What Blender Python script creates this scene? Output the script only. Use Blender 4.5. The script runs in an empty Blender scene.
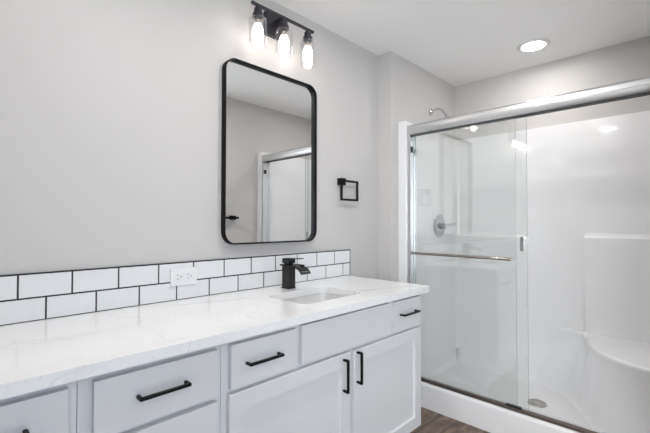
import bpy, bmesh, math, random
from math import sin, cos, pi, radians
from mathutils import Vector, Matrix
random.seed(4)
S = bpy.context.scene
COL = S.collection

# ------------------------------------------------------------------ camera
FPX, YAW, PITCH, ROLL, SY = 383.93, 45.696, 1.039, 0.08, 216.07
cam = bpy.data.cameras.new('camera')
camo = bpy.data.objects.new('camera', cam); COL.objects.link(camo)
cam.sensor_width = 36; cam.lens = FPX * 36 / 650
cam.shift_y = (SY - 216.5) / 650
cam.clip_start = 0.01
a, p, r = radians(YAW), radians(PITCH), radians(ROLL)
F = Vector((sin(a)*cos(p), cos(a)*cos(p), sin(p)))
R = Vector((cos(a), -sin(a), 0)); U = R.cross(F)
R2 = R*cos(r) + U*sin(r); U2 = U*cos(r) - R*sin(r)
m = Matrix((R2, U2, -F)).transposed().to_4x4()
m.translation = Vector((0, -1.62, 1.212))
camo.matrix_world = m
S.camera = camo

# ------------------------------------------------------------------ world, light, exposure
w = bpy.data.worlds.new('world'); S.world = w; w.use_nodes = True
w.node_tree.nodes['Background'].inputs[0].default_value = (0.62, 0.78, 1.0, 1)
w.node_tree.nodes['Background'].inputs[1].default_value = 1.0
S.view_settings.view_transform = 'Standard'
S.view_settings.look = 'None'
S.view_settings.gamma = 1
S.view_settings.use_curve_mapping = False
S.view_settings.exposure = 0.04

BULB_L, CAN_L, CAN_ADDED_L = 8.0, 80.0, 145.0
def area(name, loc, rot, sx, sy, power, col):
    l = bpy.data.lights.new(name, 'AREA'); l.shape = 'RECTANGLE'
    l.size, l.size_y, l.energy, l.color = sx, sy, power, col
    o = bpy.data.objects.new(name, l); COL.objects.link(o)
    o.location = loc; o.rotation_euler = rot
    return o
# daylight coming in through the back window of the room behind the camera
area('window_daylight', (-0.55, -4.40, 1.45), (radians(90), 0, 0), 1.9, 1.4, 20, (0.55, 0.76, 1.0))
area('side_fill_light', (-2.30, -3.15, 1.45), (radians(90), 0, radians(-90)), 1.9, 1.4, 112, (0.96, 0.98, 1.0))  # added fill light, angled through the opening at the shower

# ------------------------------------------------------------------ materials
def mat(name, col=(.8,.8,.8), rough=.5, metal=0, spec=.5, coat=0, coat_rough=.03):
    m = bpy.data.materials.new(name); m.use_nodes = True
    b = m.node_tree.nodes['Principled BSDF']
    b.inputs['Base Color'].default_value = (*col, 1)
    b.inputs['Roughness'].default_value = rough
    b.inputs['Metallic'].default_value = metal
    b.inputs['Specular IOR Level'].default_value = spec
    b.inputs['Coat Weight'].default_value = coat
    b.inputs['Coat Roughness'].default_value = coat_rough
    return m
def N(m, t, **kw):
    n = m.node_tree.nodes.new(t)
    for k, v in kw.items(): setattr(n, k, v)
    return n
def LK(m, a, b): m.node_tree.links.new(a, b)
def math_n(m, op, a, b=None, c=None, clamp=False):
    n = N(m, 'ShaderNodeMath', operation=op); n.use_clamp = clamp
    for i, v in enumerate((a, b, c)):
        if v is None: continue
        if hasattr(v, 'is_linked'): LK(m, v, n.inputs[i])
        else: n.inputs[i].default_value = v
    return n.outputs[0]
def mixc(m, fac, A, B):
    n = N(m, 'ShaderNodeMix', data_type='RGBA')
    LK(m, fac, n.inputs[0])
    for i, v in ((6, A), (7, B)):
        if hasattr(v, 'is_linked'): LK(m, v, n.inputs[i])
        else: n.inputs[i].default_value = (*v, 1)
    return n.outputs[2]
def paint_texture(m, scale=180, strength=.06, dist=.0006):
    tc = N(m, 'ShaderNodeTexCoord'); nz = N(m, 'ShaderNodeTexNoise'); nz.inputs['Scale'].default_value = scale
    nz.inputs['Detail'].default_value = 3
    LK(m, tc.outputs['Object'], nz.inputs['Vector'])
    bp = N(m, 'ShaderNodeBump'); bp.inputs['Strength'].default_value = strength; bp.inputs['Distance'].default_value = dist
    LK(m, nz.outputs[0], bp.inputs['Height'])
    LK(m, bp.outputs[0], m.node_tree.nodes['Principled BSDF'].inputs['Normal'])
    return m
M = {}
M['wall'] = paint_texture(mat('wall_paint', (.605, .588, .575), .6, spec=.3), 120, .25)
M['ceil'] = paint_texture(mat('ceiling_paint', (.95, .945, .94), .8, spec=.2), 60, .3, .001)
M['cab'] = paint_texture(mat('cabinet_paint', (.74, .74, .75), .38, spec=.4), 300, .04)
M['cab_dark'] = mat('toe_kick_paint', (.55, .55, .56), .5)
M['acrylic'] = mat('white_acrylic', (.885, .885, .895), .22, spec=.5, coat=1.0, coat_rough=.05)
M['porcelain'] = mat('porcelain', (.74, .74, .74), .12, coat=.6)
M['tile'] = mat('white_tile', (.80, .81, .82), .12, coat=.5)
M['grout'] = mat('dark_grout', (.035, .032, .032), .8)
M['blacktrim'] = mat('black_trim', (.012, .012, .012), .4)
M['black'] = mat('matte_black_metal', (.003, .003, .0035), .42, spec=.2)
M['bronze'] = mat('dark_bronze_metal', (.055, .052, .062), .38, metal=.7)
M['faucet'] = mat('oil_rubbed_bronze', (.032, .030, .030), .24, metal=.6)
M['chrome'] = mat('chrome', (.62, .63, .65), .10, metal=1)
M['satin'] = mat('satin_aluminium', (.72, .73, .74), .32, metal=1)
M['nickel'] = mat('brushed_nickel', (.42, .38, .345), .22, metal=1)
M['drain'] = mat('brushed_steel', (.60, .57, .54), .3, metal=1)
M['track'] = mat('track_metal', (.22, .185, .165), .35, metal=1)  # brown of the reflected floor is put into the base colour
M['rubber'] = mat('black_rubber', (.01, .01, .011), .5)
M['plastic'] = mat('white_plastic', (.82, .82, .83), .3)
M['slot'] = mat('slot_dark', (.05, .05, .05), .6)
M['mirror'] = mat('mirror_silver', (.97, .98, .98), .004, metal=1)
M['trimw'] = mat('white_trim_paint', (.78, .78, .775), .35)
def emis(name, col, s):
    m = bpy.data.materials.new(name); m.use_nodes = True
    b = m.node_tree.nodes['Principled BSDF']
    b.inputs['Base Color'].default_value = (.9, .9, .9, 1)
    b.inputs['Emission Color'].default_value = (*col, 1); b.inputs['Emission Strength'].default_value = s
    return m
M['bulb'] = emis('bulb_glow', (1, .93, .84), BULB_L)
M['can'] = emis('led_lens', (1, .97, .94), CAN_L)
M['can_added'] = emis('led_lens_added', (1, .97, .94), CAN_ADDED_L)  # lens glow of the two added, unseen ceiling lights
def glass(name, tint, refl=1.0):
    m = bpy.data.materials.new(name); m.use_nodes = True
    nt = m.node_tree; nt.nodes.clear()
    o = N(m, 'ShaderNodeOutputMaterial'); mx = N(m, 'ShaderNodeMixShader')
    t = N(m, 'ShaderNodeBsdfTransparent'); t.inputs[0].default_value = (*tint, 1)
    g = N(m, 'ShaderNodeBsdfGlossy'); g.inputs['Roughness'].default_value = 0.0; g.inputs[0].default_value = (1, 1, 1, 1)
    lw = N(m, 'ShaderNodeLayerWeight'); lw.inputs[0].default_value = .5
    f = math_n(m, 'POWER', lw.outputs['Facing'], 5.0)
    f = math_n(m, 'MULTIPLY_ADD', f, .96*refl, .045*refl, clamp=True)
    LK(m, f, mx.inputs[0]); LK(m, t.outputs[0], mx.inputs[1]); LK(m, g.outputs[0], mx.inputs[2])
    LK(m, mx.outputs[0], o.inputs[0])
    return m
M['glass'] = glass('clear_shower_glass', (.985, .993, .991), 1.15)
M['glass_edge'] = mat('glass_edge', (.25, .36, .35), .1)
M['jar'] = glass('clear_shade_glass', (.965, .965, .972), 1.1)
def quartz():
    m = mat('white_quartz', (.90, .90, .90), .16, coat=.3, coat_rough=.05)
    b = m.node_tree.nodes['Principled BSDF']
    tc = N(m, 'ShaderNodeTexCoord')
    sp = N(m, 'ShaderNodeSeparateXYZ'); LK(m, tc.outputs['Object'], sp.inputs[0])
    nz = N(m, 'ShaderNodeTexNoise'); nz.inputs['Scale'].default_value = 3.2; nz.inputs['Detail'].default_value = 6; nz.inputs['Roughness'].default_value = .6
    LK(m, tc.outputs['Object'], nz.inputs['Vector'])
    n2 = N(m, 'ShaderNodeTexNoise'); n2.inputs['Scale'].default_value = 4.5; n2.inputs['Detail'].default_value = 2
    LK(m, tc.outputs['Object'], n2.inputs['Vector'])
    tot = None
    # veins: (x0,y0, x1,y1, half width, strength)
    V = [(.60,-.05, 1.07,-.235, .014,.55), (1.33,-.40, 1.87,-.54, .016,.6), (.06,-.36, .22,-.21, .006,.45), (.12,-.09, .30,-.05, .006,.4),
         (.48,-.025, .66,-.035, .007,.7), (1.55,-.20, 1.87,-.33, .008,.3), (-.40,-.2, .10,-.50, .008,.4), (1.60,-.62, 1.80,-.50, .006,.8)]
    for x0, y0, x1, y1, hw, st in V:
        L = math.hypot(x1-x0, y1-y0); nx, ny = -(y1-y0)/L, (x1-x0)/L; tx, ty = (x1-x0)/L, (y1-y0)/L
        d = math_n(m, 'MULTIPLY', sp.outputs[0], nx); d = math_n(m, 'MULTIPLY_ADD', sp.outputs[1], ny, d)
        d = math_n(m, 'ADD', d, -(nx*x0+ny*y0)); d = math_n(m, 'ADD', d, math_n(m, 'MULTIPLY_ADD', nz.outputs[0], .16, -.08))
        d = math_n(m, 'ABSOLUTE', d)
        q = math_n(m, 'MULTIPLY_ADD', d, -1/hw, 1.0, clamp=True)
        t = math_n(m, 'MULTIPLY', sp.outputs[0], tx); t = math_n(m, 'MULTIPLY_ADD', sp.outputs[1], ty, t)
        t = math_n(m, 'ADD', t, -(tx*(x0+x1)/2+ty*(y0+y1)/2)); t = math_n(m, 'ABSOLUTE', t)
        e = math_n(m, 'MULTIPLY_ADD', t, -9.0, 9.0*L/2, clamp=True)
        q = math_n(m, 'MULTIPLY', q, e); q = math_n(m, 'MULTIPLY', q, st)
        tot = q if tot is None else math_n(m, 'MAXIMUM', tot, q)
    brk = math_n(m, 'MULTIPLY_ADD', n2.outputs[0], 3.2, -1.0, clamp=True)
    tot = math_n(m, 'MULTIPLY', tot, brk)
    # fine speckled veins
    n3 = N(m, 'ShaderNodeTexNoise'); n3.inputs['Scale'].default_value = 5; n3.inputs['Detail'].default_value = 7; n3.inputs['Distortion'].default_value = 1.2
    LK(m, tc.outputs['Object'], n3.inputs['Vector'])
    f = math_n(m, 'ABSOLUTE', math_n(m, 'ADD', n3.outputs[0], -.5)); f = math_n(m, 'MULTIPLY_ADD', f, -60, 1, clamp=True)
    f = math_n(m, 'MULTIPLY', f, math_n(m, 'MULTIPLY', brk, .17))
    tot = math_n(m, 'MAXIMUM', tot, f)
    c = mixc(m, tot, (.90, .90, .90), (.36, .35, .36))
    LK(m, c, b.inputs['Base Color'])
    return m
M['quartz'] = quartz()
def floor_mat():
    m = mat('wood_plank', (.2, .15, .12), .42)
    b = m.node_tree.nodes['Principled BSDF']
    tc = N(m, 'ShaderNodeTexCoord')
    br = N(m, 'ShaderNodeTexBrick'); br.inputs['Scale'].default_value = 1; br.inputs['Brick Width'].default_value = 1.2
    br.inputs['Row Height'].default_value = .178; br.inputs['Mortar Size'].default_value = .0012; br.offset = .37
    br.inputs['Color1'].default_value = (0, 0, 0, 1); br.inputs['Color2'].default_value = (1, 1, 1, 1); br.inputs['Mortar'].default_value = (0, 0, 0, 1)
    LK(m, tc.outputs['Object'], br.inputs['Vector'])
    mp = N(m, 'ShaderNodeMapping'); mp.inputs['Scale'].default_value = (3.0, 13, 1)
    LK(m, tc.outputs['Object'], mp.inputs[0])
    nz = N(m, 'ShaderNodeTexNoise'); nz.inputs['Scale'].default_value = 2.2; nz.inputs['Detail'].default_value = 8; nz.inputs['Roughness'].default_value = .65; nz.inputs['Distortion'].default_value = .6
    LK(m, mp.outputs[0], nz.inputs['Vector'])
    cr = N(m, 'ShaderNodeValToRGB'); e = cr.color_ramp.elements
    e[0].position = .32; e[0].color = (.055, .034, .022, 1); e[1].position = .68; e[1].color = (.34, .25, .18, 1)
    k = cr.color_ramp.elements.new(.5); k.color = (.18, .125, .088, 1)
    LK(m, nz.outputs[0], cr.inputs[0])
    dk = N(m, 'ShaderNodeMix', data_type='RGBA', blend_type='MULTIPLY'); dk.inputs[0].default_value = 1
    LK(m, cr.outputs[0], dk.inputs[6])
    s = math_n(m, 'MULTIPLY_ADD', br.outputs[0], .35, .75)
    LK(m, s, dk.inputs[7])
    c = mixc(m, br.outputs['Fac'], dk.outputs[2], (.02, .015, .012))
    LK(m, c, b.inputs['Base Color'])
    return m
M['floor'] = floor_mat()
M['carpet'] = mat('bedroom_floor', (.68, .66, .64), .9)

# ------------------------------------------------------------------ helpers
def tag(o, label=None, cat=None, group=None, kind=None):
    if label: o['label'] = label
    if cat: o['category'] = cat
    if group: o['group'] = group
    if kind: o['kind'] = kind
    return o
def thing(name, label, cat, loc=(0,0,0), group=None):
    o = bpy.data.objects.new(name, None); COL.objects.link(o); o.location = loc; o.empty_display_size = .05
    return tag(o, label, cat, group)
def wpos(o):
    v = Vector((0, 0, 0))
    while o: v += o.location; o = o.parent
    return v
def obj(name, bm, m, parent=None, bevel=0, seg=2, smooth=True, angle=35):
    """bm is in world coordinates; shifted to the parent's frame."""
    if bevel:
        es = [e for e in bm.edges if len(e.link_faces) == 2 and e.calc_face_angle(0) > radians(angle)]
        bmesh.ops.bevel(bm, geom=es, offset=bevel, segments=seg, affect='EDGES', profile=.5, clamp_overlap=True)
    bmesh.ops.recalc_face_normals(bm, faces=bm.faces)
    me = bpy.data.meshes.new(name)
    if parent:
        bmesh.ops.translate(bm, verts=bm.verts, vec=-wpos(parent))
    bm.to_mesh(me); bm.free()
    o = bpy.data.objects.new(name, me); COL.objects.link(o)
    for mm in (m if isinstance(m, (list, tuple)) else [m]): me.materials.append(mm)
    if smooth:
        me.shade_smooth(); me.set_sharp_from_angle(angle=radians(40))
    if parent: o.parent = parent
    if bevel: o.modifiers.new('weighted_normal', 'WEIGHTED_NORMAL').keep_sharp = True
    return o
def BM(): return bmesh.new()
def box(bm, x0, x1, y0, y1, z0, z1, mi=0):
    vs = [bm.verts.new((x, y, z)) for x in (x0, x1) for y in (y0, y1) for z in (z0, z1)]
    for f in ((0,1,3,2), (4,6,7,5), (0,4,5,1), (2,3,7,6), (0,2,6,4), (1,5,7,3)):
        fc = bm.faces.new([vs[i] for i in f]); fc.material_index = mi
    return bm
def prism(bm, pts, axis, lo, hi):
    """closed polygon pts (2D) extruded along axis (0,1,2)."""
    def P(u, v, t): return {0: (t, u, v), 1: (u, t, v), 2: (u, v, t)}[axis]
    A = [bm.verts.new(P(u, v, lo)) for u, v in pts]; B = [bm.verts.new(P(u, v, hi)) for u, v in pts]
    n = len(pts)
    for i in range(n): bm.faces.new((A[i], A[(i+1) % n], B[(i+1) % n], B[i]))
    bm.faces.new(A); bm.faces.new(B)
    return bm
def lathe(bm, prof, c, axis=2, n=32, close=False):
    """prof: (r, h) list along +axis from c."""
    rings = []
    for r_, h in prof:
        ring = []
        if r_ < 1e-6:
            o = [0, 0, 0]; o[axis] = h; ring = [bm.verts.new((c[0]+o[0], c[1]+o[1], c[2]+o[2]))]
        else:
            for i in range(n):
                t = 2*pi*i/n; o = [0, 0, 0]; o[axis] = h
                o[(axis+1) % 3] = r_*cos(t); o[(axis+2) % 3] = r_*sin(t)
                ring.append(bm.verts.new((c[0]+o[0], c[1]+o[1], c[2]+o[2])))
        rings.append(ring)
    if close: rings.append(rings[0])
    for A, B in zip(rings, rings[1:]):
        for i in range(n):
            j = (i+1) % n
            if len(A) == 1 and len(B) == 1: continue
            if len(A) == 1: bm.faces.new((A[0], B[i], B[j]))
            elif len(B) == 1: bm.faces.new((A[i], B[0], A[j]))
            else: bm.faces.new((A[i], B[i], B[j], A[j]))
    return bm
def tube(bm, pts, rad, n=14, cap=True):
    pts = [Vector(q) for q in pts]; rings = []
    up = Vector((0.01, 0.02, 1)).normalized()
    for i, q in enumerate(pts):
        d = (pts[min(i+1, len(pts)-1)] - pts[max(i-1, 0)]).normalized()
        s = d.cross(up)
        if s.length < 1e-3: s = d.cross(Vector((1, 0, 0)))
        s.normalize(); t = s.cross(d)
        rr = rad[i] if isinstance(rad, (list, tuple)) else rad
        rings.append([bm.verts.new(q + s*rr*cos(2*pi*k/n) + t*rr*sin(2*pi*k/n)) for k in range(n)])
    for A, B in zip(rings, rings[1:]):
        for i in range(n): bm.faces.new((A[i], A[(i+1) % n], B[(i+1) % n], B[i]))
    if cap: bm.faces.new(rings[0]); bm.faces.new(rings[-1])
    return bm
def catmull(P, k=6):
    out = []
    for i in range(len(P)-1):
        p0, p1, p2, p3 = P[max(i-1, 0)], P[i], P[i+1], P[min(i+2, len(P)-1)]
        for j in range(k):
            t = j/k
            out.append(tuple(.5*(2*b + (c-a_)*t + (2*a_-5*b+4*c-d)*t*t + (3*b-a_-3*c+d)*t**3) for a_, b, c, d in zip(p0, p1, p2, p3)))
    out.append(tuple(P[-1])); return out
def rrect(x0, x1, y0, y1, r_, n=8):
    out = []
    for cx, cy, s in ((x1-r_, y1-r_, 0), (x0+r_, y1-r_, 90), (x0+r_, y0+r_, 180), (x1-r_, y0+r_, 270)):
        for i in range(n+1):
            t = radians(s + 90*i/n); out.append((cx + r_*cos(t), cy + r_*sin(t)))
    return out
def loft(bm, rings, cap0=True, cap1=True, closed=False):
    V = [[bm.verts.new(q) for q in r_] for r_ in rings]; n = len(V[0])
    if closed: V.append(V[0])
    for A, B in zip(V, V[1:]):
        for i in range(n): bm.faces.new((A[i], A[(i+1) % n], B[(i+1) % n], B[i]))
    if not closed:
        if cap0: bm.faces.new(V[0])
        if cap1: bm.faces.new(V[-1])
    return bm
def struct(name, bm, m, **kw):
    o = obj(name, bm, m, **kw); o['kind'] = 'structure'; return o

# ------------------------------------------------------------------ room shell
ZC = 2.40
XL, XP, XB = -0.60, 2.20, 3.16      # left wall, pilaster face, shower back wall
JY = -0.108                         # plumbing wall plane
YF = -1.585                          # facing wall plane
XO0, XO1 = -0.30, 1.56              # opening to the bedroom
struct('floor', box(BM(), XL-.1, 3.3, -1.64, .1, -.05, 0), M['floor'], smooth=False)
struct('floor_bedroom', box(BM(), -2.4, 3.0, -4.5, -1.64, -.05, 0), M['carpet'], smooth=False)
struct('ceiling', box(BM(), XL-.1, 3.3, -1.64, .1, ZC, ZC+.05), M['ceil'], smooth=False)
struct('ceiling_bedroom', box(BM(), -2.4, 3.0, -4.5, -1.64, ZC, ZC+.05), M['ceil'], smooth=False)
struct('wall_back', box(BM(), XL-.1, XP, 0, .1, 0, ZC), M['wall'], smooth=False)
struct('wall_shower', box(BM(), XP, 3.3, JY, .1, 0, ZC), M['wall'], smooth=False)
struct('wall_right', box(BM(), XB, 3.3, YF, JY, 0, ZC), M['wall'], smooth=False)
struct('wall_left', box(BM(), XL-.1, XL, -1.64, 0, 0, ZC), M['wall'], smooth=False)
bm = BM(); box(bm, XO1, 3.3, -1.64, YF, 0, ZC); box(bm, XL, XO0, -1.64, YF, 0, ZC); box(bm, XO0, XO1, -1.64, YF, 2.30, ZC)
struct('wall_front', bm, M['wall'], smooth=False)
bm = BM(); box(bm, -2.5, -2.4, -4.5, -4.1, 0, ZC); box(bm, -2.5, -2.4, -2.2, -1.64, 0, ZC); box(bm, -2.5, -2.4, -4.1, -2.2, 0, .75); box(bm, -2.5, -2.4, -4.1, -2.2, 2.15, ZC)
struct('wall_bedroom_left', bm, M['wall'], smooth=False)
bm = BM()
for q in ((-4.1, -4.05, .75, 2.15), (-2.25, -2.2, .75, 2.15), (-4.05, -2.25, .75, .80), (-4.05, -2.25, 2.10, 2.15), (-3.175, -3.125, .8, 2.1)):
    box(bm, -2.46, -2.41, q[0], q[1], q[2], q[3])
struct('window_added', bm, M['trimw'], smooth=False)  # unseen window added to go with the side fill light
bm = BM(); box(bm, 3.0, 3.1, -4.5, -1.64, 0, ZC); struct('wall_bedroom_right', bm, M['wall'], smooth=False)
bm = BM(); box(bm, -2.4, XL-.1, -1.64, -1.54, 0, ZC); struct('wall_bedroom_front', bm, M['wall'], smooth=False)
bm = BM()
box(bm, -2.5, -1.55, -4.6, -4.5, 0, ZC); box(bm, .45, 3.1, -4.6, -4.5, 0, ZC)
box(bm, -1.55, .45, -4.6, -4.5, 0, .7); box(bm, -1.55, .45, -4.6, -4.5, 2.2, ZC)
struct('wall_bedroom_back', bm, M['wall'], smooth=False)
bm = BM()
for q in ((-1.55, -1.50, .7, 2.2), (.40, .45, .7, 2.2), (-1.5, .40, .7, .75), (-1.5, .40, 2.15, 2.2), (-.575, -.525, .75, 2.15)):
    box(bm, q[0], q[1], -4.56, -4.51, q[2], q[3])
wf = struct('window_1', bm, M['trimw'], smooth=False)
struct('baseboard_back', box(BM(), 1.815, XP-.001, -.014, -.0005, .0005, .09), M['trimw'], bevel=.003)
struct('baseboard_pilaster', box(BM(), XP-.014, XP-.0005, -.107, -.016, .0005, .09), M['trimw'], bevel=.003)

# ------------------------------------------------------------------ vanity cabinets
YFR, YD = -.553, -.573              # face frame plane, door/drawer face plane
ZB, ZTP = .155, .846
def bar_pull(name, parent, c, length, vert):
    """square bar pull in front of the face plane; c is the centre (x, z)."""
    bm = BM(); h = length/2; s = .0042; y1 = YD - .027
    if vert:
        pth = [(c[0], YD+.0005, c[1]-h), (c[0], y1, c[1]-h), (c[0], y1, c[1]+h), (c[0], YD+.0005, c[1]+h)]
        box(bm, c[0]-s, c[0]+s, y1-s, y1+s, c[1]-h-s, c[1]+h+s)
        for z in (c[1]-h, c[1]+h): box(bm, c[0]-s, c[0]+s, y1+s, YD, z-s, z+s)
    else:
        box(bm, c[0]-h-s, c[0]+h+s, y1-s, y1+s, c[1]-s, c[1]+s)
        for x in (c[0]-h, c[0]+h): box(bm, x-s, x+s, y1+s, YD, c[1]-s, c[1]+s)
    bmesh.ops.remove_doubles(bm, verts=bm.verts, dist=1e-6)
    return obj(name, bm, M['black'], parent, bevel=.0012)
def slab(parent, x0, x1, z0, z1, name='drawer'):
    bm = BM(); box(bm, x0, x1, YD, YFR-.001, z0, z1)
    return obj(name, bm, M['cab'], parent, bevel=.0022, seg=3)
def shaker(parent, x0, x1, z0, z1, st=.058):
    bm = BM()
    def loop(i, y): return [bm.verts.new(q) for q in ((x0+i, y, z0+i), (x1-i, y, z0+i), (x1-i, y, z1-i), (x0+i, y, z1-i))]
    Ls = [loop(0, YFR-.001), loop(0, YD+.002), loop(.002, YD), loop(st, YD), loop(st+.0015, YD+.011)]
    for A, B in zip(Ls, Ls[1:]):
        for i in range(4): bm.faces.new((A[i], A[(i+1) % 4], B[(i+1) % 4], B[i]))
    bm.faces.new(Ls[0]); bm.faces.new(Ls[-1])
    return obj('door', bm, M['cab'], parent, smooth=False)
def cabinet(x0, x1, label):
    t = thing('vanity_cabinet', label, 'cabinet', ((x0+x1)/2, -.28, 0), 'white vanity cabinets under the countertop')
    g = .0008; x0 += g; x1 -= g
    bm = BM()
    box(bm, x0, x0+.016, -.534, -.012, ZB, ZTP-.001); box(bm, x1-.016, x1, -.534, -.012, ZB, ZTP-.001)
    box(bm, x0+.016, x1-.016, -.534, -.012, ZB, ZB+.016); box(bm, x0+.016, x1-.016, -.02, -.012, ZB+.016, ZTP-.001)
    obj('carcass', bm, M['cab'], t, smooth=False)
    obj('face_frame', box(BM(), x0, x1, YFR, -.534, ZB, ZTP-.001), M['cab'], t, bevel=.001)
    obj('toe_kick', box(BM(), x0, x1, -.48, -.464, .0005, ZB), M['cab'], t)
    obj('toe_kick', box(BM(), x0, x0+.016, -.464, -.012, .0005, ZB), M['cab'], t)
    obj('toe_kick', box(BM(), x1-.016, x1, -.464, -.012, .0005, ZB), M['cab'], t)
    return t
def drawer_bank(x0, x1, label, hx=None, hz=None):
    t = cabinet(x0, x1, label)
    a0, a1 = x0+.031, x1-.021
    for z0, z1 in ((.688, .828), (.425, .672), (.165, .409)):
        d = slab(t, a0, a1, z0, z1)
        bar_pull('handle', d, ((a0+a1)/2-.001, .7625 if z1 > .8 else z1-.07), .128, False)
    return t
drawer_bank(-.598, -.090, 'white three drawer vanity cabinet against the left wall, outside the frame')
drawer_bank(-.090, .248, 'white vanity cabinet at the bottom left corner with one bar pull partly in view')
drawer_bank(.248, .631, 'white three drawer vanity cabinet between the corner unit and the sink unit')
t = cabinet(.631, 1.806, 'wide white sink cabinet with two shaker doors and a long false front')
d = slab(t, .657, .925, .692, .830); bar_pull('handle', d, (.777, .763), .129, False)
slab(t, .952, 1.506, .692, .836, 'false_front')
d = slab(t, 1.549, 1.788, .690, .834); bar_pull('handle', d, (1.664, .767), .134, False)
d = shaker(t, .652, 1.226, .165, .677); bar_pull('handle', d, (1.181, .592), .124, True)
d = shaker(t, 1.250, 1.790, .165, .674); bar_pull('handle', d, (1.268, .602), .124, True)

# ------------------------------------------------------------------ countertop with sink cut-out
CT, CB = .880, .849
SX0, SX1, SY0, SY1 = 1.060, 1.445, -.472, -.200
bm = BM()
outer = [(XL+.001, -.001), (XL+.001, -.592)] + [(1.842+.005*sin(t), -.587-.005*cos(t)) for t in [radians(q) for q in range(0, 91, 15)]] + [(1.847, -.001)]
inner = rrect(SX0, SX1, SY0, SY1, .045)
def ring_edges(bm, pts, z):
    vs = [bm.verts.new((x, y, z)) for x, y in pts]
    return vs, [bm.edges.new((vs[i], vs[(i+1) % len(vs)])) for i in range(len(vs))]
vo, eo = ring_edges(bm, outer, CT); vi, ei = ring_edges(bm, inner, CT)
bmesh.ops.triangle_fill(bm, edges=eo+ei, use_beauty=True)
top = bm.faces[:]
ex = bmesh.ops.extrude_face_region(bm, geom=top)
bmesh.ops.translate(bm, verts=[v for v in ex['geom'] if isinstance(v, bmesh.types.BMVert)], vec=(0, 0, CB-CT))
ct = obj('countertop', bm, M['quartz'], bevel=.0025, seg=2)
tag(ct, 'long white quartz countertop with grey veins over the vanity cabinets', 'countertop')

# sink
sk = thing('sink', 'white rectangular undermount sink set below the quartz countertop', 'sink', (1.245, -.336, CB))
def rr3(i, z, rad): return [(x, y, z) for x, y in rrect(SX0-.006+i, SX1+.006-i, SY0-.006+i, SY1+.006-i, rad)]
bm = BM()
loft(bm, [rr3(-.016, CB-.0005, .06), rr3(0, CB-.0005, .05), rr3(.004, CB-.02, .05), rr3(.012, CB-.09, .05), rr3(.03, CB-.125, .05), rr3(.07, CB-.14, .05), rr3(.12, CB-.143, .01)], cap0=False)
obj('basin', bm, M['porcelain'], sk)
bm = BM(); lathe(bm, [(0, .002), (.018, .002), (.022, .001), (.022, -.0)], (1.245, -.336, CB-.1425), n=24); obj('sink_drain', bm, M['faucet'], sk)

# faucet
fc = thing('faucet', 'dark bronze square waterfall faucet standing behind the sink', 'faucet', (1.278, -.110, CT))
fx, fy = 1.278, -.110
obj('body', box(BM(), fx-.022, fx+.022, fy-.030, fy+.022, CT+.0005, CT+.113), M['faucet'], fc, bevel=.0015)
obj('base', box(BM(), fx-.025, fx+.025, fy-.033, fy+.025, CT+.0002, CT+.004), M['faucet'], fc, bevel=.001)
bm = BM()
path = [(fy+.030, .1175), (fy-.02, .1175), (fy-.05, .117), (fy-.082, .1135), (fy-.106, .107), (fy-.124, .096), (fy-.133, .083)]
path = catmull(path, 4)
up_, dn = [], []
for i, (y, z) in enumerate(path):
    y2, z2 = path[min(i+1, len(path)-1)]; y1, z1 = path[max(i-1, 0)]
    ty, tz = y2-y1, z2-z1; L = math.hypot(ty, tz); ny, nz_ = tz/L, -ty/L
    up_.append((y+ny*.0035, CT+z+nz_*.0035)); dn.append((y-ny*.0035, CT+z-nz_*.0035))
prism(bm, up_ + dn[::-1], 0, fx-.031, fx+.031)
obj('spout', bm, M['faucet'], fc)
bm = BM()
for sx in (-1, 1): box(bm, fx+sx*.029-.002, fx+sx*.029+.002, fy-.09, fy+.02, CT+.118, CT+.123)
obj('spout_rim', bm, M['faucet'], fc, bevel=.0005)
obj('neck', box(BM(), fx-.015, fx+.015, fy-.018, fy+.016, CT+.120, CT+.128), M['faucet'], fc)
obj('handle_block', box(BM(), fx-.022, fx+.022, fy-.030, fy+.022, CT+.128, CT+.147), M['faucet'], fc, bevel=.0015)
bm = BM(); prism(bm, [(fy+.022, CT+.147), (fy+.022, CT+.152), (fy-.095, CT+.157), (fy-.095, CT+.153)], 0, fx-.020, fx+.020)
obj('lever', bm, M['faucet'], fc, bevel=.001)

# ------------------------------------------------------------------ backsplash
bs = thing('backsplash', 'two rows of white subway tile with dark grout along the countertop', 'backsplash', (.7, -.005, CT))
TW, G = .1534, .0058
bm = BM()
z0, zm, z1 = CT+.003, CT+.0785, CT+.158
def tile_row(bm, start, za, zb):
    x = start
    while x < 1.879:
        xa, xb = max(x+G/2, XL+.004), min(x+TW-G/2, 1.879)
        if xb-xa > .012: box(bm, xa, xb, -.0095, -.003, za, zb)
        x += TW
tile_row(bm, .2016-TW*6, zm+G/2, z1-.001)
tile_row(bm, .2786-TW*6, z0, zm-G/2)
obj('tiles', bm, M['tile'], bs, bevel=.0009, seg=2)
obj('grout', box(BM(), XL+.002, 1.880, -.0082, -.0008, CT+.0004, z1), M['grout'], bs)
bm = BM(); box(bm, XL+.002, 1.883, -.0105, -.0008, z1, z1+.0042); box(bm, 1.880, 1.883, -.0105, -.0008, CT+.0004, z1)
obj('edge_trim', bm, M['blacktrim'], bs)

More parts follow.
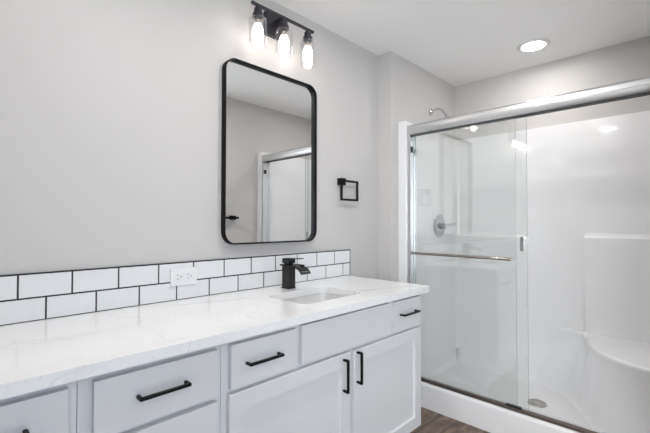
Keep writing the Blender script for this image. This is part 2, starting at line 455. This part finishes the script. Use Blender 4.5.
# outlet
ou = thing('electrical_outlet', 'white duplex outlet mounted sideways on the tile backsplash', 'outlet', (.769, -.01, .979))
obj('cover_plate', box(BM(), .710, .828, -.0155, -.0102, .943, 1.016), M['plastic'], ou, bevel=.003, seg=3)
for cx in (.745, .793):
    bm = BM(); prism(bm, rrect(cx-.0165, cx+.0165, .9645, .9945, .008), 1, -.0172, -.0150)
    rc = obj('receptacle', bm, M['plastic'], ou, bevel=.0006)
    bm = BM()
    box(bm, cx-.010, cx-.002, -.0176, -.0170, .9868, .9888); box(bm, cx-.009, cx-.002, -.0176, -.0170, .9705, .9725)
    lathe(bm, [(0, 0), (.0025, 0), (.0025, .0007), (0, .0007)], (cx+.0085, -.0177, .9795), axis=1, n=12)
    obj('slots', bm, M['slot'], rc)

# ------------------------------------------------------------------ mirror
mi = thing('wall_mirror', 'tall mirror with rounded corners in a thin black frame above the faucet', 'mirror', (1.25, 0, 1.55))
MX0, MX1, MZ0, MZ1 = .955, 1.558, 1.108, 2.004
def rz(i, y, rad): return [(x, y, z) for x, z in rrect(MX0+i, MX1-i, MZ0+i, MZ1-i, rad, 10)]
bm = BM()
loft(bm, [rz(0, -.001, .062), rz(0, -.0325, .062), rz(.0010, -.034, .061), rz(.0050, -.034, .057), rz(.006, -.0325, .056), rz(.006, -.012, .056), rz(.006, -.001, .056)], closed=True)
obj('frame', bm, M['black'], mi)
bm = BM(); prism(bm, rrect(MX0+.0065, MX1-.0065, MZ0+.0065, MZ1-.0065, .0555, 10), 1, -.012, -.0015)
obj('mirror_glass', bm, M['mirror'], mi, smooth=False)

# ------------------------------------------------------------------ vanity light
vl = thing('vanity_light', 'dark three bulb bathroom light with clear glass shades above the mirror', 'light', (1.26, 0, 2.24))
LX = (1.087, 1.249, 1.416); LY = -.105
obj('backplate', box(BM(), 1.197, 1.317, -.026, -.001, 2.196, 2.316), M['bronze'], vl, bevel=.004)
obj('arm', box(BM(), 1.247, 1.267, LY, -.026, 2.255, 2.275), M['bronze'], vl, bevel=.001)
obj('crossbar', box(BM(), 1.050, 1.458, LY-.006, LY+.006, 2.258, 2.270), M['bronze'], vl, bevel=.0015)
for x in LX:
    bm = BM(); lathe(bm, [(0, 2.256), (.012, 2.256), (.0125, 2.247), (.019, 2.246), (.020, 2.222), (.026, 2.220), (.0275, 2.207), (.018, 2.206), (.018, 2.195), (0, 2.195)], (x, LY, 0), n=28)
    obj('socket', bm, M['bronze'], vl)
    bm = BM()
    pr_ = [(.0205, 2.2065), (.034, 2.203), (.0425, 2.193), (.0448, 2.178), (.0448, 2.066), (.0425, 2.066), (.0425, 2.178), (.0405, 2.191), (.033, 2.200), (.0205, 2.2035)]
    lathe(bm, pr_, (x, LY, 0), n=36, close=True)
    obj('glass_shade', bm, M['jar'], vl)
    bm = BM()
    pb = [(0, 2.172), (.0145, 2.172), (.0190, 2.163), (.0240, 2.150), (.0268, 2.134), (.0272, 2.118), (.0252, 2.103), (.0195, 2.090), (.0105, 2.083), (0, 2.081)]
    b2 = BM(); lathe(b2, [(0, 2.1945), (.0125, 2.1945), (.0125, 2.184), (.0140, 2.1725), (0, 2.1725)], (x, LY, 0), n=24)
    obj('bulb_base', b2, M['nickel'], vl)
    lathe(bm, pb, (x, LY, 0), n=24)
    obj('bulb', bm, M['bulb'], vl)

second = vl.copy(); COL.objects.link(second); second.location = (-.20, 0, 2.24)
second['label'] = 'matching three bulb light on the vanity wall, left of the frame'
for ch in list(vl.children):
    c = ch.copy(); COL.objects.link(c); c.parent = second
for o_ in (vl, second): o_['group'] = 'vanity lights'
# ------------------------------------------------------------------ towel ring on the vanity wall
tr = thing('towel_ring', 'square black towel ring on the wall right of the mirror', 'towel ring', (1.79, 0, 1.47))
obj('mounting_post', box(BM(), 1.768, 1.810, -.036, -.0005, 1.449, 1.492), M['black'], tr, bevel=.0015)
bm = BM()
rx0, rx1, rz0, rz1, s = 1.770, 1.936, 1.353, 1.483, .0064
box(bm, rx0, rx1, -.0345, -.024, rz1-2*s, rz1); box(bm, rx0, rx1, -.0345, -.024, rz0, rz0+2*s)
box(bm, rx0, rx0+2*s, -.0345, -.024, rz0+2*s, rz1-2*s); box(bm, rx1-2*s, rx1, -.0345, -.024, rz0+2*s, rz1-2*s)
bmesh.ops.remove_doubles(bm, verts=bm.verts, dist=1e-6)
obj('ring', bm, M['black'], tr)

# towel bar on the facing wall (seen in the mirror)
tb = thing('towel_bar', 'black towel bar on the facing wall, seen only in the mirror', 'towel bar', (1.80, YF, 1.262))
obj('bar', box(BM(), 1.74, 2.035, YF+.040, YF+.058, 1.250, 1.270), M['black'], tb, bevel=.001)
for x in (1.80, 1.985):
    bm = BM(); box(bm, x-.020, x+.020, YF+.0005, YF+.012, 1.242, 1.282); box(bm, x-.014, x+.014, YF+.012, YF+.066, 1.242, 1.278)
    obj('bracket', bm, M['black'], tb, bevel=.001)

# ------------------------------------------------------------------ shower surround
su = thing('shower_surround', 'white acrylic shower stall with moulded seat and ledges', 'shower stall', (2.75, -.82, 0))
ST = 1.922
XI, YI0, YI1 = 3.140, -.128, -1.530   # inner faces
def arc(cx, cy, r_, a0, a1, n=6): return [(cx+r_*cos(radians(a0+(a1-a0)*i/n)), cy+r_*sin(radians(a0+(a1-a0)*i/n))) for i in range(n+1)]
inn = [(2.285, -.109), (2.285, -.170), (2.375, -.170), (2.39, YI0-.001)]
inn += arc(XI-.04, YI0-.04, .04, 90, 0) + arc(XI-.04, YI1+.04, .04, 0, -90)
inn += [(2.39, YI1), (2.375, -1.529), (2.285, -1.529), (2.285, -1.584)]
out = [(3.159, -1.584), (3.159, -.109)]
bm = BM(); prism(bm, inn + out, 2, .159, ST)
obj('wall_panels', bm, M['acrylic'], su, bevel=.004, seg=2)
bm = BM()
# curb and pan as one profile along y
prof = [(2.275, .0005), (2.275, .140)] + [(2.293-.018*cos(radians(q)), .140+.018*sin(radians(q))) for q in range(15, 91, 15)] + [(2.385, .158)]
prof += [(2.395, .15), (2.405, .11), (2.415, .07), (2.43, .05), (2.46, .043), (3.07, .036)] + [(3.10+.045*sin(radians(q)), .085-.045*cos(radians(q))) for q in range(10, 91, 16)] + [(3.148, .158), (3.159, .158), (3.159, .0005)]
prism(bm, prof, 1, -1.584, -.109)
# coves at the two ends
for ys, yw in ((1, YI0), (-1, YI1)):
    pts = [(yw + .02*ys, .03)]
    pts += [(yw - ys*.05 + ys*.05*sin(radians(q)), .094-.055*cos(radians(q))) for q in range(0, 91, 15)] + [(yw, .158), (yw + .02*ys, .158)]
    prism(bm, pts, 0, 2.40, 3.12)
obj('shower_pan', bm, M['acrylic'], su, smooth=True)
# seat
topc = catmull([(3.145, -.81), (3.128, -.93), (3.085, -1.03), (3.00, -1.078), (2.90, -1.105), (2.79, -1.145), (2.69, -1.20), (2.615, -1.27), (2.565, -1.36), (2.54, -1.45), (2.535, -1.57)], 5)
basec = catmull([(3.145, -.74), (3.10, -.86), (3.04, -.95), (2.95, -1.025), (2.85, -1.085), (2.75, -1.135), (2.66, -1.195), (2.60, -1.27), (2.56, -1.36), (2.54, -1.45), (2.535, -1.57)], 5)
def seat_ring(off, z, k=0):
    out_ = []
    crv = [(p_[0]*(1-k)+q_[0]*k, p_[1]*(1-k)+q_[1]*k) for p_, q_ in zip(topc, basec)]
    for i, (x, y) in enumerate(crv):
        x2, y2 = crv[min(i+1, len(crv)-1)]; x1, y1 = crv[max(i-1, 0)]
        tx, ty = x2-x1, y2-y1; L = math.hypot(tx, ty)
        nx, ny = ty/L, -tx/L          # points towards the wall side
        if nx*1 + ny*-1 < 0: nx, ny = -nx, -ny
        nx2, ny2 = x + nx*off, y + ny*off
        out_.append((min(nx2, 3.146), max(ny2, -1.573), z))
    out_ += [(3.146, -1.573, z)]
    return out_
bm = BM()
loft(bm, [seat_ring(-.03, .036, 1), seat_ring(-.012, .048, 1), seat_ring(0, .075, 1), seat_ring(.004, .13, .94), seat_ring(.006, .20, .8), seat_ring(.007, .28, .55), seat_ring(.008, .35, .3), seat_ring(.008, .40, .13), seat_ring(.006, .437, .04), seat_ring(.000, .457), seat_ring(.002, .468), seat_ring(.009, .474), seat_ring(.022, .476)])
obj('seat', bm, M['acrylic'], su)
# lower back panel behind the seat, and shelf ledge on the left
bm = BM(); prism(bm, [(3.150, 1.146), (3.141, 1.144), (3.092, 1.124), (3.085, 1.116), (3.085, .460), (3.150, .460)], 1, -1.573, -1.058)
obj('seat_back_panel', bm, M['acrylic'], su, bevel=.007, seg=3)
bm = BM()
def ledge_ring(y, k):
    return [(3.141-(3.141-x)*k, y, z) for x, z in ((3.150, 1.128), (3.141, 1.126), (3.108, 1.113), (3.103, 1.104), (3.106, 1.09), (3.118, 1.02), (3.132, .90), (3.139, .78), (3.1395, .72), (3.150, .72))]
loft(bm, [ledge_ring(-.12, 1), ledge_ring(-.58, 1), ledge_ring(-.62, .9), ledge_ring(-.66, .55), ledge_ring(-.70, .05)])
obj('ledge', bm, M['acrylic'], su)

# drain
dr = thing('shower_drain', 'round metal drain grate in the shower floor', 'drain', (2.768, -.848, .04))
bm = BM(); lathe(bm, [(0, .0405), (.048, .0405), (.049, .0475), (.055, .0465), (.058, .041), (.058, .0395), (0, .0395)], (2.768, -.848, 0), n=40); obj('rim', bm, M['drain'], dr)
bm = BM()
lathe(bm, [(0, .0475), (.0105, .0475), (.0105, .044), (0, .044)], (2.768, -.848, 0), n=16)
for r0 in (.018, .029, .040):
    lathe(bm, [(r0-.0035, .0475), (r0+.0035, .0475), (r0+.0035, .044), (r0-.0035, .044)], (2.768, -.848, 0), n=32, close=True)
for k in range(6):
    t = k*pi/6; c_, s_ = cos(t), sin(t)
    vs = []
    for u_, v_ in ((-.0485, -.002), (.0485, -.002), (.0485, .002), (-.0485, .002)): vs.append((2.768+u_*c_-v_*s_, -.848+u_*s_+v_*c_))
    prism(bm, vs, 2, .0435, .0468)
obj('grate', bm, M['drain'], dr, smooth=False)

# valve
vv = thing('shower_valve', 'chrome round shower valve with lever on the stall side wall', 'valve', (2.832, YI0-.0012, 1.19))
bm = BM(); lathe(bm, [(0, 0), (.088, 0), (.090, -.003), (.087, -.007), (.078, -.011), (.062, -.0145), (.045, -.017), (.034, -.018), (0, -.018)], (2.832, YI0-.0012, 1.19), axis=1, n=48); obj('escutcheon', bm, M['chrome'], vv)
bm = BM(); lathe(bm, [(0, -.012), (.026, -.012), (.024, -.035), (.021, -.060), (.017, -.066), (0, -.067)], (2.832, YI0-.0012, 1.19), axis=1, n=32); obj('hub', bm, M['chrome'], vv)
bm = BM(); tube(bm, [(2.835, YI0-.045, 1.19), (2.86, YI0-.055, 1.193), (2.92, YI0-.060, 1.198), (2.985, YI0-.064, 1.204), (3.0, YI0-.065, 1.205)], [.014, .013, .012, .0115, .006]); obj('lever', bm, M['chrome'], vv)

# shower head
sh = thing('wall_showerhead', 'chrome shower head on a curved arm above the stall', 'shower head', (2.745, JY, 2.09))
bm = BM(); lathe(bm, [(0, -.0005), (.030, -.0005), (.030, -.004), (.022, -.012), (.012, -.015), (0, -.015)], (2.745, JY, 2.088), axis=1, n=32); obj('flange', bm, M['chrome'], sh)
armp = catmull([(2.745, JY-.005, 2.088), (2.745, JY-.03, 2.100), (2.745, JY-.06, 2.102), (2.745, JY-.09, 2.088), (2.745, JY-.115, 2.058), (2.745, JY-.13, 2.035)], 5)
bm = BM(); tube(bm, armp, .0085); obj('arm', bm, M['chrome'], sh)
bm = BM(); lathe(bm, [(0, .02), (.013, .02), (.014, 0), (.02, -.012), (.036, -.03), (.038, -.038), (0, -.040)], (0, 0, 0), n=32)
bmesh.ops.transform(bm, matrix=Matrix.Translation((2.745, JY-.142, 2.012)) @ Matrix.Rotation(radians(-28), 4, 'X'), verts=bm.verts)
obj('head', bm, M['chrome'], sh)

# ------------------------------------------------------------------ shower door frame
fr = thing('shower_door_frame', 'chrome frame of the sliding shower door', 'door frame', (2.3350, -.81, .14))
Y0, Y1 = -.171, -1.528
hz0, hz1 = 1.822, 1.892
prof = [(2.2970, hz0), (2.2920, hz0+.006), (2.2910, hz0+.030), (2.2950, hz0+.034), ] + [(2.3110-.016*cos(radians(q)), hz1-.016+.016*sin(radians(q))) for q in range(0, 91, 15)]
prof += [(2.3650, hz1), (2.3770, hz1-.010), (2.3790, hz0), (2.3710, hz0), (2.3710, hz0+.02), (2.3050, hz0+.02), (2.3050, hz0)]
bm = BM(); prism(bm, prof, 1, Y1, Y0); obj('header', bm, M['satin'], fr)
bm = BM(); box(bm, 2.3070, 2.3690, Y1+.001, Y0-.001, hz0-.0015, hz0+.018); obj('header_gap_shade', bm, M['rubber'], fr)  # black strip standing in for the shade in the open header channel
for yy, s in ((Y0, -1), (Y1, 1)):
    bm = BM(); ya, yb = sorted((yy, yy+s*.026))
    box(bm, 2.2950, 2.3010, ya, yb, .1785, hz0-.0005); box(bm, 2.3730, 2.3790, ya, yb, .1785, hz0-.0005)
    ya, yb = sorted((yy, yy+s*.004)); box(bm, 2.3010, 2.3730, ya, yb, .1785, hz0-.0005)
    obj('jamb', bm, M['satin'], fr, bevel=.001)
    ya, yb = sorted((yy+s*.0265, yy+s*.034))
    obj('bumper', box(BM(), 2.3030, 2.3290, ya, yb, 1.700, 1.740), M['rubber'], fr)
bm = BM()
prism(bm, [(2.297, .1585), (2.297, .175), (2.299, .178), (2.306, .178), (2.306, .163), (2.321, .163), (2.321, .167), (2.328, .167), (2.328, .162), (2.342, .162), (2.342, .165), (2.346, .165), (2.346, .1585)], 1, Y1, Y0)
obj('bottom_track', bm, M['track'], fr)
obj('door_guide', box(BM(), 2.2910, 2.3090, -.900, -.820, .1785, .188), M['rubber'], fr, bevel=.001)

def glass_door(x, ya, yb, label):
    t = thing('shower_glass_door', label, 'shower door', (x, (ya+yb)/2, .17))
    g = BM(); box(g, x-.003, x+.003, yb, ya, .1645, 1.812)
    o = obj('glass_pane', g, [M['glass'], M['glass_edge']], t, smooth=False)
    for f in o.data.polygons:
        if abs(f.normal.x) < .5: f.material_index = 1
    return t
gd = glass_door(2.3140, -.212, -.874, 'clear front sliding glass door of the shower carrying a towel bar')
bm = BM(); tube(bm, [(2.272, -.215, 1.0095), (2.272, -.219, 1.0095), (2.272, -.857, 1.0095), (2.272, -.862, 1.0095)], [.0055, .0085, .0085, .0055])
tbp = obj('towel_bar', bm, M['nickel'], gd); tbp['label'] = 'brushed nickel towel bar'
for y in (-.25, -.825):
    bm = BM(); lathe(bm, [(0, 2.2765), (.008, 2.2765), (.008, 2.3105), (0, 2.3105)], (0, y, 1.0095), axis=0, n=20); obj('standoff', bm, M['nickel'], gd)
gd2 = glass_door(2.3350, -.214, -.927, 'clear rear sliding glass door with a narrow finger pull')
bm = BM(); box(bm, 2.3290, 2.3318, -.909, -.891, 1.055, 1.135)
fp = obj('finger_pull', bm, M['chrome'], gd2, bevel=.0007)

# ------------------------------------------------------------------ ceiling lights
def can(name, x, y, lm, label):
    t = thing(name, label, 'ceiling light', (x, y, ZC))
    bm = BM(); lathe(bm, [(.0705, ZC-.0085), (.074, ZC-.0105), (.082, ZC-.0085), (.098, ZC-.003), (.100, ZC-.0005), (.0705, ZC-.0005)], (x, y, 0), n=48, close=True)
    obj('trim_ring', bm, M['trimw'], t)
    bm = BM(); lathe(bm, [(0, ZC-.0085), (.070, ZC-.0085), (.070, ZC-.001), (0, ZC-.001)], (x, y, 0), n=48)
    obj('lens', bm, lm, t, smooth=False)
can('recessed_light', 2.785, -.84, M['can'], 'round white recessed light in the ceiling above the shower')
can('recessed_light', .40, -.80, M['can_added'], 'round white fill light added to the ceiling near the left wall, outside the frame')  # added unseen lamp, evens the light on the counter front
can('recessed_light', 1.30, -.80, M['can_added'], 'round white fill light added to the ceiling in front of the mirror, outside the frame')  # another added lamp, brightens the counter from above
